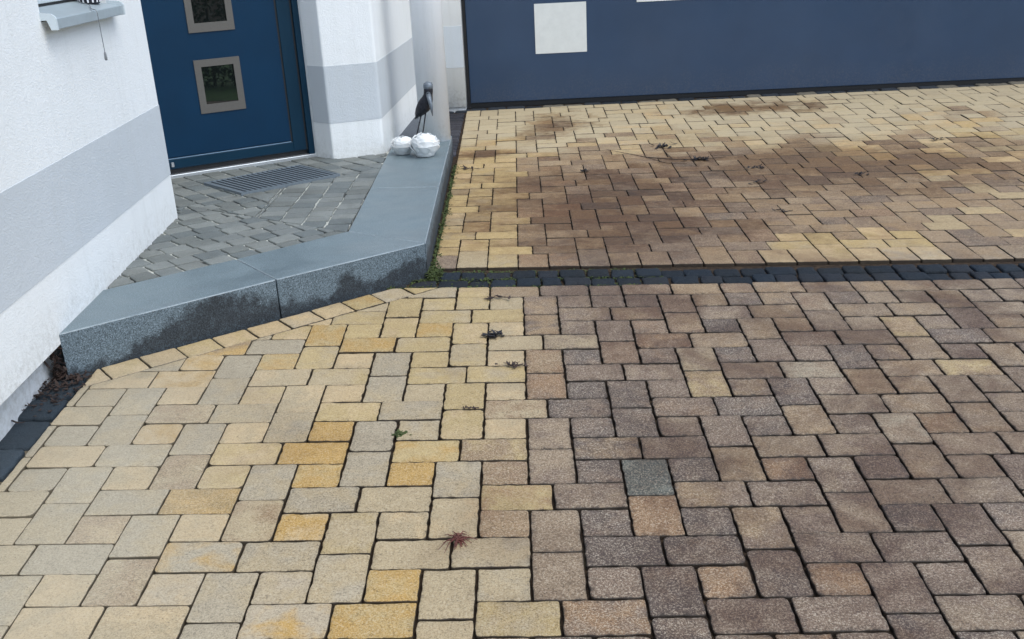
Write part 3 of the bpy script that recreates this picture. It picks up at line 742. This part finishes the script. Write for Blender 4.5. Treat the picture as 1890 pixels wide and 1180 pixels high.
# garage door
def gl(x, n): return (x, 6.19 - 0.0146 * (x + 0.124) - n)
def gbox(mb, a, b, n0, n1, z0, z1): prism(mb, [gl(a, n1), gl(b, n1), gl(b, n0), gl(a, n0)], z0, z1)
mb = MB(); gbox(mb, -0.105, 5.0, -0.06, 0.0, 0.196, 2.4); gdoor = mb.build('garage_door', M['garage'], house, bevel=0.004)
mb = MB(); gbox(mb, -0.13, -0.107, -0.05, 0.004, 0.17, 2.4); gbox(mb, -0.107, 5.0, -0.05, -0.006, 0.158, 0.1955); mb.build('door_seal', M['rubber'], gdoor)
mb = MB(); gbox(mb, 0.444, 0.857, 0.0, 0.003, 0.560, 0.940); mb.build('square_inlay', M['inlay'], gdoor)
mb = MB(); gbox(mb, 1.257, 1.962, 0.0, 0.003, 0.917, 1.32); mb.build('long_inlay', M['inlay'], gdoor)

# ------------------------------------------------------------------ door mat
mat = thing('door_mat', 'dark ribbed foot scraper mat in a grey frame before the blue front door', 'door mat', (-1.13, 3.23, ZP))
mA, mB_, mC, mD = [Vector(v) for v in ((-1.515, 3.193), (-1.042, 3.595), (-0.750, 3.258), (-1.225, 2.868))]
mb = MB(); prism(mb, [tuple(v) for v in (mA, mD, mC, mB_)], ZP - 0.01, ZP + 0.003); mb.build('mat_base', M['matbase'], mat)
mb = MB()
for i in range(19):
    a = mA.lerp(mB_, (i + 0.35) / 19.3); b = mA.lerp(mB_, (i + 0.78) / 19.3); c = mD.lerp(mC, (i + 0.78) / 19.3); d = mD.lerp(mC, (i + 0.35) / 19.3)
    prism(mb, [tuple(d), tuple(c), tuple(b), tuple(a)], ZP + 0.0031, ZP + 0.0085)
mb.build('mat_ribs', M['mat'], mat)
mb = MB(); cs = [mA, mD, mC, mB_]; ctr = sum(cs, Vector((0, 0))) / 4
for i in range(4):
    a, b = cs[i], cs[(i + 1) % 4]; ia, ib = a + (ctr - a).normalized() * 0.010, b + (ctr - b).normalized() * 0.010
    a2, b2 = a - (ctr - a).normalized() * 0.003, b - (ctr - b).normalized() * 0.003
    prism(mb, [tuple(a2), tuple(b2), tuple(ib), tuple(ia)], ZP - 0.01, ZP + 0.0092)
mb.build('mat_frame', M['mat'], mat)

# ------------------------------------------------------------------ ceramic roses
def rose(loc, R, label, rot, seedn, hk=0.86):
    rg = random.Random(seedn)
    t = thing('rose_ornament', label, 'ornament', loc, 'white ceramic roses on the step')
    t.rotation_euler = (0, 0, 0)
    def petal(ang, width, rad, t0, t1, lip, thick=0.0045, twist=0.0):
        nu, nv = 22, 14; V = []; zc = R * hk
        for side in (0, 1):
            for j in range(nv + 1):
                v = j / nv
                for i in range(nu + 1):
                    u = -1 + 2 * i / nu
                    e = 1 - 0.22 * u ** 4
                    th = (t0 + (t1 - t0) * v * e) * math.pi
                    a = ang + u * width * (0.62 + 0.38 * math.sin(v * math.pi * 0.7)) + twist * v
                    rr = rad * (1 + 0.02 * math.sin(5 * u + 4 * v + ang)) + 0.075 * R * u
                    l = max(0.0, v - 0.62) / 0.38
                    rr += lip * R * l * l * (1 - 0.35 * u * u)
                    if side: rr -= thick * (0.5 + 0.5 * (1 - v))
                    V.append((rr * math.sin(th) * math.cos(a), rr * math.sin(th) * math.sin(a), max(0.002, zc - rr * hk * math.cos(th))))
        W_ = nu + 1; H_ = (nv + 1) * W_; F = []
        for j in range(nv):
            for i in range(nu):
                q = j * W_ + i; F.append((q, q + 1, q + W_ + 1, q + W_)); F.append((H_ + q, H_ + q + W_, H_ + q + W_ + 1, H_ + q + 1))
        for j in range(nv):
            for i in (0, nu):
                q = j * W_ + i; F.append((q, q + W_, H_ + q + W_, H_ + q))
        for i in range(nu):
            for j in (0, nv):
                q = j * W_ + i; F.append((q, H_ + q, H_ + q + 1, q + 1))
        mb = MB(); mb.add(V, F); return mb.build('petal', M['ceramic'], t, smooth=True, loc=loc)
    H = 2 * R * hk
    mb = MB(); lathe(mb, [(R * .35, 0.0), (R * .62, 0.004), (R * .74, H * .22), (R * .74, H * .42), (R * .62, H * .58), (R * .42, H * .74), (R * .15, H * .80)], (0, 0, 0), 28)
    mb.build('bud', M['ceramic'], t, smooth=True, loc=loc)
    for ring, (cnt, wd, rad, t0, t1, lip) in enumerate(((6, 0.72, 0.95, 0.14, 0.50, 0.12), (6, 0.70, 0.89, 0.20, 0.61, 0.13), (5, 0.80, 0.85, 0.30, 0.71, 0.12), (5, 0.85, 0.81, 0.42, 0.79, 0.12), (4, 1.0, 0.78, 0.52, 0.865, 0.11), (3, 1.3, 0.76, 0.62, 0.93, 0.10))):
        for k in range(cnt): petal(rot + ring * 0.53 + k * 2 * math.pi / cnt + rg.uniform(-.12, .12), wd, R * rad, t0, t1 + rg.uniform(-.02, .02), lip, thick=0.0035, twist=0.15)
    return t
rose((-0.437, 3.828, ZP), 0.073, 'smaller white ceramic rose against the white wall, left of the pair', 0.3, 4, 0.80)
rose((-0.292, 3.722, ZP), 0.089, 'larger white ceramic rose on the slab corner, in front of the iron bird', 1.1, 8, 0.84)

# ------------------------------------------------------------------ iron bird
bird = thing('bird_figure', 'dark iron garden bird with long beak and thin legs before the white pillar', 'garden figure', (-0.33, 3.97, ZP))
mb = MB()
pts = [(-0.356, 4.03, 0.425), (-0.346, 4.015, 0.445), (-0.325, 3.995, 0.470), (-0.302, 3.978, 0.497), (-0.284, 3.968, 0.522), (-0.272, 3.962, 0.548), (-0.266, 3.958, 0.572), (-0.263, 3.955, 0.592), (-0.262, 3.955, 0.612), (-0.262, 3.955, 0.628), (-0.262, 3.956, 0.637)]
tube(mb, pts, [0.008, 0.019, 0.034, 0.043, 0.042, 0.034, 0.028, 0.029, 0.028, 0.022, 0.004], 18)
body = mb.build('body', M['iron'], bird, smooth=True)
mb = MB(); tube(mb, [(-0.261, 3.930, 0.575), (-0.254, 3.908, 0.54), (-0.247, 3.896, 0.50), (-0.243, 3.894, 0.450)], [0.016, 0.014, 0.010, 0.002], 12); mb.build('beak', M['ironcap'], bird, smooth=True)
mb = MB(); lathe(mb, [(0.025, 0.0), (0.0295, 0.004), (0.0302, 0.014), (0.029, 0.026), (0.024, 0.036), (0.011, 0.042), (0.002, 0.043)], (-0.262, 3.955, 0.605), 20); mb.build('crown_cap', M['ironcap'], bird, smooth=True)
mb = MB(); tube(mb, [(-0.262 + 0.012 * math.cos(a * math.pi / 8), 3.921 + 0.0, 0.578 + 0.012 * math.sin(a * math.pi / 8)) for a in range(17)], 0.0028, 6); mb.build('eye_ring', M['ironcap'], bird, smooth=True)
for dx, top in ((0.0, (-0.314, 3.985, 0.470)), (0.034, (-0.285, 3.972, 0.488))):
    mb = MB(); fx, fy = -0.384 + dx * 1.15, 3.965
    tube(mb, [top, ((top[0] + fx) / 2 + .002, 3.972, 0.36), (fx, fy, ZP + 0.006)], [0.005, 0.0042, 0.004], 8)
    for da in (-0.7, 0.0, 0.7, 3.14): tube(mb, [(fx, fy, ZP + 0.005), (fx + 0.03 * math.sin(da), fy - 0.03 * math.cos(da), ZP + 0.003)], [0.004, 0.002], 6)
    mb.build('leg', M['iron'], bird, smooth=True)
mb = MB(); vs = []
for k, (w_, off) in enumerate(((0.004, 0), (0.02, 0.03), (0.026, 0.06), (0.016, 0.09))): pass
tube(mb, [(-0.300, 3.955, 0.515), (-0.322, 3.965, 0.482), (-0.345, 3.985, 0.448), (-0.362, 4.0, 0.420)], [0.006, 0.014, 0.012, 0.003], 10); mb.build('wing', M['iron'], bird, smooth=True)

# ------------------------------------------------------------------ sill objects
PL = (-1.466, 1.83, zslope(-0.03))
pot = thing('plant_pot', 'black flower pot with white stripes standing on the window sill', 'flower pot', PL)
mb = MB(); lathe(mb, [(0.036, 0.0), (0.042, 0.003), (0.045, 0.03), (0.052, 0.085), (0.055, 0.088), (0.055, 0.096), (0.046, 0.096)], (0, 0, 0), 36); mb.build('pot_body', M['pot'], pot, smooth=True, loc=PL)
mb = MB()
for k in range(14):
    a = k * 2 * math.pi / 14; r0, r1 = 0.0432, 0.0532; dw = 0.07
    q = lambda aa, r, z: (r * math.cos(aa), r * math.sin(aa), z)
    mb.add([q(a - dw, r0 + .0006, 0.008), q(a + dw, r0 + .0006, 0.008), q(a + dw, r1 - .0006, 0.082), q(a - dw, r1 - .0006, 0.082), q(a - dw, r0 - .002, 0.008), q(a + dw, r0 - .002, 0.008), q(a + dw, r1 - .003, 0.082), q(a - dw, r1 - .003, 0.082)],
           [(0, 1, 2, 3), (7, 6, 5, 4), (0, 4, 5, 1), (1, 5, 6, 2), (2, 6, 7, 3), (3, 7, 4, 0)])
mb.build('pot_stripes', M['potstripe'], pot, loc=PL)
mb = MB(); lathe(mb, [(0.0465, 0.078), (0.0465, 0.09), (0.02, 0.094)], (0, 0, 0), 24); mb.build('potting_soil', M['joint'], pot, loc=PL)
cord = thing('pull_cord', 'thin grey cord with a tassel hanging from the window sill over the white wall', 'cord', (-1.335, 1.53, 1.08))
mb = MB(); tube(mb, [(-1.50, 1.80, zslope(-.09) + .004), (-1.42, 1.70, zslope(-0.02) + .004), (-1.372, 1.58, zslope(0.02) + .003), (-1.3345, 1.525, 1.266), (-1.3305, 1.524, 1.255), (-1.331, 1.526, 1.20), (-1.332, 1.53, 1.11)], 0.0017, 6); mb.build('string', M['cord'], cord)
mb = MB(); lathe(mb, [(0.0015, 0.034), (0.0042, 0.028), (0.0060, 0.008), (0.0048, 0.0), (0.001, -0.001)], (-1.332, 1.53, 1.078), 12); mb.build('tassel', M['cord'], cord, smooth=True)

# ------------------------------------------------------------------ debris: leaves, twigs, moss
def leaf(mb, c, L, w, ang, tilt, rng, curl=0.4):
    n = 5; V = []; ca, sa = math.cos(ang), math.sin(ang)
    for i in range(n + 1):
        t = i / n; ww = w * math.sin(math.pi * min(0.97, 0.06 + t * 0.94)) ** 0.8 * 0.5
        x = (t - 0.5) * L; z = curl * L * (t - 0.5) ** 2 + tilt * x
        for sgn in (-1, 1):
            y = sgn * ww; V.append((c[0] + x * ca - y * sa, c[1] + x * sa + y * ca, c[2] + z + 0.35 * abs(y) * curl + 0.003))
    V += [(v[0], v[1], v[2] - 0.0012) for v in V[:]]
    o = 2 * (n + 1); F = []
    for i in range(n): F += [(2 * i, 2 * i + 1, 2 * i + 3, 2 * i + 2), (o + 2 * i, o + 2 * i + 2, o + 2 * i + 3, o + 2 * i + 1), (2 * i, 2 * i + 2, o + 2 * i + 2, o + 2 * i), (2 * i + 1, o + 2 * i + 1, o + 2 * i + 3, 2 * i + 3)]
    F += [(0, o, o + 1, 1), (2 * n, 2 * n + 1, o + 2 * n + 1, o + 2 * n)]
    mb.add(V, F)
def clump(name, x, y, n, spread, L, mat, label, cat, seedn, ax=1.6, z=None, group=None):
    rg = random.Random(seedn); mb = MB()
    for i in range(n):
        px, py = rg.gauss(0, spread * ax), rg.gauss(0, spread)
        zz = gz(x + px, y + py) if z is None else z
        leaf(mb, (px, py, zz - (gz(x, y) if z is None else z) + rg.uniform(0, 0.010)), L * rg.uniform(0.6, 1.3), L * rg.uniform(0.22, 0.5), rg.uniform(0, 6.28), rg.uniform(-.35, .35), rg, rg.uniform(0.1, 0.9))
    o = mb.build(name, M[mat], loc=(x, y, gz(x, y) if z is None else z)); return tag(o, label, cat, group)
clump('leaf_clump', 0.150, 0.968, 24, 0.014, 0.034, 'leafdark', 'near black clump of wet leaves lying on the yellow pavers before the basalt strip', 'leaves', 1, 1.7)
clump('leaf_clump', 0.242, 0.690, 14, 0.009, 0.026, 'leafbrown', 'small brown leaf scrap in a paver joint, nearer than the black leaf clump', 'leaves', 2, 2.0)
clump('leaf_clump', 0.180, 1.368, 10, 0.008, 0.028, 'leafbrown', 'flat brown leaf scraps in the joint just below the basalt strip', 'leaves', 3, 3.2)
clump('leaf_clump', 0.087, 0.347, 8, 0.005, 0.020, 'leafbrown', 'tiny brown leaf crumbs between two yellow pavers, in the middle of the drive', 'leaves', 4, 3.0)
# red needle tuft
rg = random.Random(21); mb = MB(); rx, ry = 0.085, -0.432
for i in range(60):
    a = rg.uniform(0, 6.28); l = rg.uniform(0.012, 0.042) * (1.5 if rg.random() < 0.12 else 1); bx, by = rg.gauss(0, .007), rg.gauss(0, .007); hz = rg.uniform(0.004, 0.016)
    tube(mb, [(bx, by, 0.002 + hz * .4), (bx + .5 * l * math.cos(a), by + .5 * l * math.sin(a), hz), (bx + l * math.cos(a), by + l * math.sin(a), 0.003 + gz(rx + l * math.cos(a), ry + l * math.sin(a)) - gz(rx, ry))], [0.0016, 0.0013, 0.0006], 5)
tag(mb.build('needle_tuft', M['leafred'], loc=(rx, ry, gz(rx, ry))), 'reddish tuft of dry needles lying on the pale pavers in the foreground', 'leaves')
# weed in a joint
def blades(mb, n, spread, h, rg, cx=0.0, cy=0.0, zf=None, wid=0.0035):
    for i in range(n):
        bx, by = cx + rg.gauss(0, spread), cy + rg.gauss(0, spread); a = rg.uniform(0, 6.28); l = h * rg.uniform(0.5, 1.2)
        z0 = zf(bx, by) if zf else 0.0; dx, dy = math.cos(a), math.sin(a); wx, wy = -dy * wid, dx * wid; up = l * rg.uniform(0.35, 0.9)
        V = [(bx - wx, by - wy, z0), (bx + wx, by + wy, z0), (bx + dx * l * .45 + wx * 1.2, by + dy * l * .45 + wy * 1.2, z0 + up * .8), (bx + dx * l * .45 - wx * 1.2, by + dy * l * .45 - wy * 1.2, z0 + up * .8), (bx + dx * l, by + dy * l, z0 + up * .75)]
        mb.add(V, [(0, 1, 2, 3), (3, 2, 4)])
rg = random.Random(31); mb = MB(); blades(mb, 30, 0.010, 0.016, rg)
for i in range(26): leaf(mb, (rg.gauss(0, .009), rg.gauss(0, .013), rg.uniform(0.002, 0.008)), rg.uniform(.008, .016), rg.uniform(.006, .009), rg.uniform(0, 6.28), rg.uniform(-.3, .3), rg, .5)
tag(mb.build('joint_weed', M['moss'], loc=(-0.128, 0.18, gz(-0.128, 0.18) - .006)), 'small dark green weed growing in a joint beside a pale square paver', 'weed')
# twigs and scraps on the forecourt
tw = thing('fallen_twig', 'long thin brown twig with small offshoots on the forecourt pavers', 'twig', (1.25, 4.1, gz(1.25, 4.1)))
mb = MB(); g4 = lambda x, y: (x, y, gz(x, y) + 0.006)
tube(mb, [g4(0.86, 4.36), g4(1.0, 4.20), g4(1.10, 4.08), g4(1.26, 4.0), g4(1.42, 3.97), g4(1.60, 4.02)], [0.001, 0.002, 0.003, 0.003, 0.002, 0.001], 6)
tube(mb, [g4(1.26, 4.0), g4(1.24, 4.2), g4(1.23, 4.40)], [0.002, 0.002, 0.001], 6); tube(mb, [g4(1.1, 4.08), g4(1.2, 3.90), g4(1.33, 3.86)], [0.002, 0.002, 0.001], 6)
mb.build('stem', M['leafbrown'], tw)
def scraps(x, y, n, sp, label, seedn, L=0.032, mat='leafdark'):
    clump('leaf_scrap', x, y, n, sp, L, mat, label, 'leaves', seedn, 1.6)
scraps(1.235, 4.40, 14, 0.022, 'dark star shaped leaf at the tip of the fallen twig', 41, 0.05)
scraps(1.42, 3.97, 22, 0.022, 'dark leaf scraps at the bend of the fallen twig', 42, 0.045)
scraps(1.72, 3.70, 10, 0.022, 'dark leaf scrap right of the fallen twig', 43)
scraps(1.661, 3.333, 8, 0.016, 'dark brown leaf scrap on the tan pavers, right of the forecourt centre', 44)
scraps(1.655, 2.695, 7, 0.014, 'lowest dark leaf scrap, near the basalt strip', 45)
scraps(2.285, 3.459, 7, 0.014, 'small dark scrap on grey tan pavers at the right of the forecourt', 46)
scraps(0.684, 3.742, 8, 0.012, 'small round dark leaf on the brown pavers', 47, 0.035)
scraps(-0.05, 3.93, 12, 0.02, 'curled brown leaf scraps beside the step, level with the white pillar', 48, 0.035, 'leafbrown')
scraps(3.05, 4.30, 10, 0.02, 'dark leaf scrap on the pale yellow pavers far right', 49)
# leaf litter in the corner of wall and step, and along the gutter
rg = random.Random(51); mb = MB()
for i in range(170):
    t = rg.random(); y = 0.68 - abs(rg.gauss(0, 0.14)); x = -1.415 + rg.random() ** 1.6 * 0.13 - 0.01 * (0.7 - y)
    if y > 0.58: x = rg.uniform(-1.43, -1.28)
    c = (x, y, gz(x, y) + rg.uniform(-0.004, 0.012)); leaf(mb, c, rg.uniform(0.012, 0.034), rg.uniform(0.005, 0.013), rg.uniform(0, 6.28), rg.uniform(-.4, .4), rg, rg.uniform(.1, .9))
for i in range(90):
    y = 0.665 - abs(rg.gauss(0, 0.02)); x = -1.395 + rg.gauss(0, 0.010); leaf(mb, (x, y, gz(x, y) + rg.random() ** 1.5 * 0.11), rg.uniform(0.012, 0.03), rg.uniform(0.006, 0.012), rg.uniform(0, 6.28), rg.uniform(-1.2, 1.2), rg, .6)
ll = mb.build('leaf_litter', M['leafbrown']); kind(ll, 'stuff'); tag(ll, 'brown leaf litter drifted along the foot of the white wall', 'leaf litter')
# moss along the step and in the basalt strip
rg = random.Random(61); mb = MB()
for i in range(900):
    y = 1.70 + rg.random() ** 1.3 * 2.4; x = -0.128 - 0.004 * (y - 1.7) + abs(rg.gauss(0, 0.012)) * (1.6 if rg.random() < .2 else 1)
    blades(mb, 2, 0.005, rg.uniform(0.008, 0.022), rg, x, y, lambda a, b: gz(a, b) - 0.008)
for i in range(1100):
    x = -0.30 + rg.random() ** 1.8 * 1.2; y = rg.choice((1.628, 1.724, 1.53, rg.uniform(1.53, 1.72))) + rg.gauss(0, .006)
    blades(mb, 2, 0.006, rg.uniform(0.006, 0.015), rg, x, y, lambda a, b: gz(a, b) - 0.009)
for i in range(90): blades(mb, 3, 0.012, 0.03, rg, -0.118 + rg.gauss(0, .012), 1.70 + rg.gauss(0, .03), lambda a, b: gz(a, b) - 0.006)
mo = mb.build('moss', M['moss']); kind(mo, 'stuff'); tag(mo, 'green moss and seedlings along the foot of the granite step', 'moss')

# ------------------------------------------------------------------ garden right of the drive, mirrored in the door glass
mb = MB(); gx = [3.32 + 0.3 * i for i in range(30)]; gy = [-5.6 + 0.3 * i for i in range(24)] + [1.5]
vs = [(x, y, gz(min(x, 8.0), y) + 0.004 + 0.010 * mnoise.noise((x * 2, y * 2, 0))) for y in gy for x in gx]; n_ = len(gx)
mb.add(vs, [(j * n_ + i, j * n_ + i + 1, (j + 1) * n_ + i + 1, (j + 1) * n_ + i) for j in range(len(gy) - 1) for i in range(n_ - 1)])
kind(mb.build('lawn', M['lawn'], smooth=True), 'structure')
rg = random.Random(77); mb = MB()
for i in range(9000):
    x, y = rg.uniform(5.0, 6.0), rg.uniform(-5.2, 1.2); z = gz(x, y) + rg.uniform(0.02, 1.7)
    a, b = rg.uniform(0, 6.28), rg.uniform(-1.2, 1.2); l, w_ = rg.uniform(.03, .06), rg.uniform(.015, .03)
    u = Vector((math.cos(a) * math.cos(b), math.sin(a) * math.cos(b), math.sin(b))); v = u.cross(Vector((rg.uniform(-1, 1), rg.uniform(-1, 1), 1))).normalized()
    p = Vector((x, y, z)); mb.add([p - v * w_, p + u * l, p + v * w_, p - u * l], [(0, 1, 2, 3)])
hg = thing('hedge', 'dense dark green hedge beyond the lawn, seen only mirrored in the door glass', 'hedge', (5.5, -2.0, gz(5.5, -2.0)))
M['hedge'] = plain('hedge_leaf', (44, 66, 30), 0.6, nscale=9, amp=0.5); mb.build('foliage', M['hedge'], hg)
mb = MB()
for i in range(14): x, y = 5.5 + rg.uniform(-.15, .15), -5.0 + i * .46; tube(mb, [(x, y, gz(x, y) - .02), (x + rg.uniform(-.1, .1), y, gz(x, y) + 1.3)], [.025, .012], 7)
mb.build('stems', M['leafbrown'], hg)
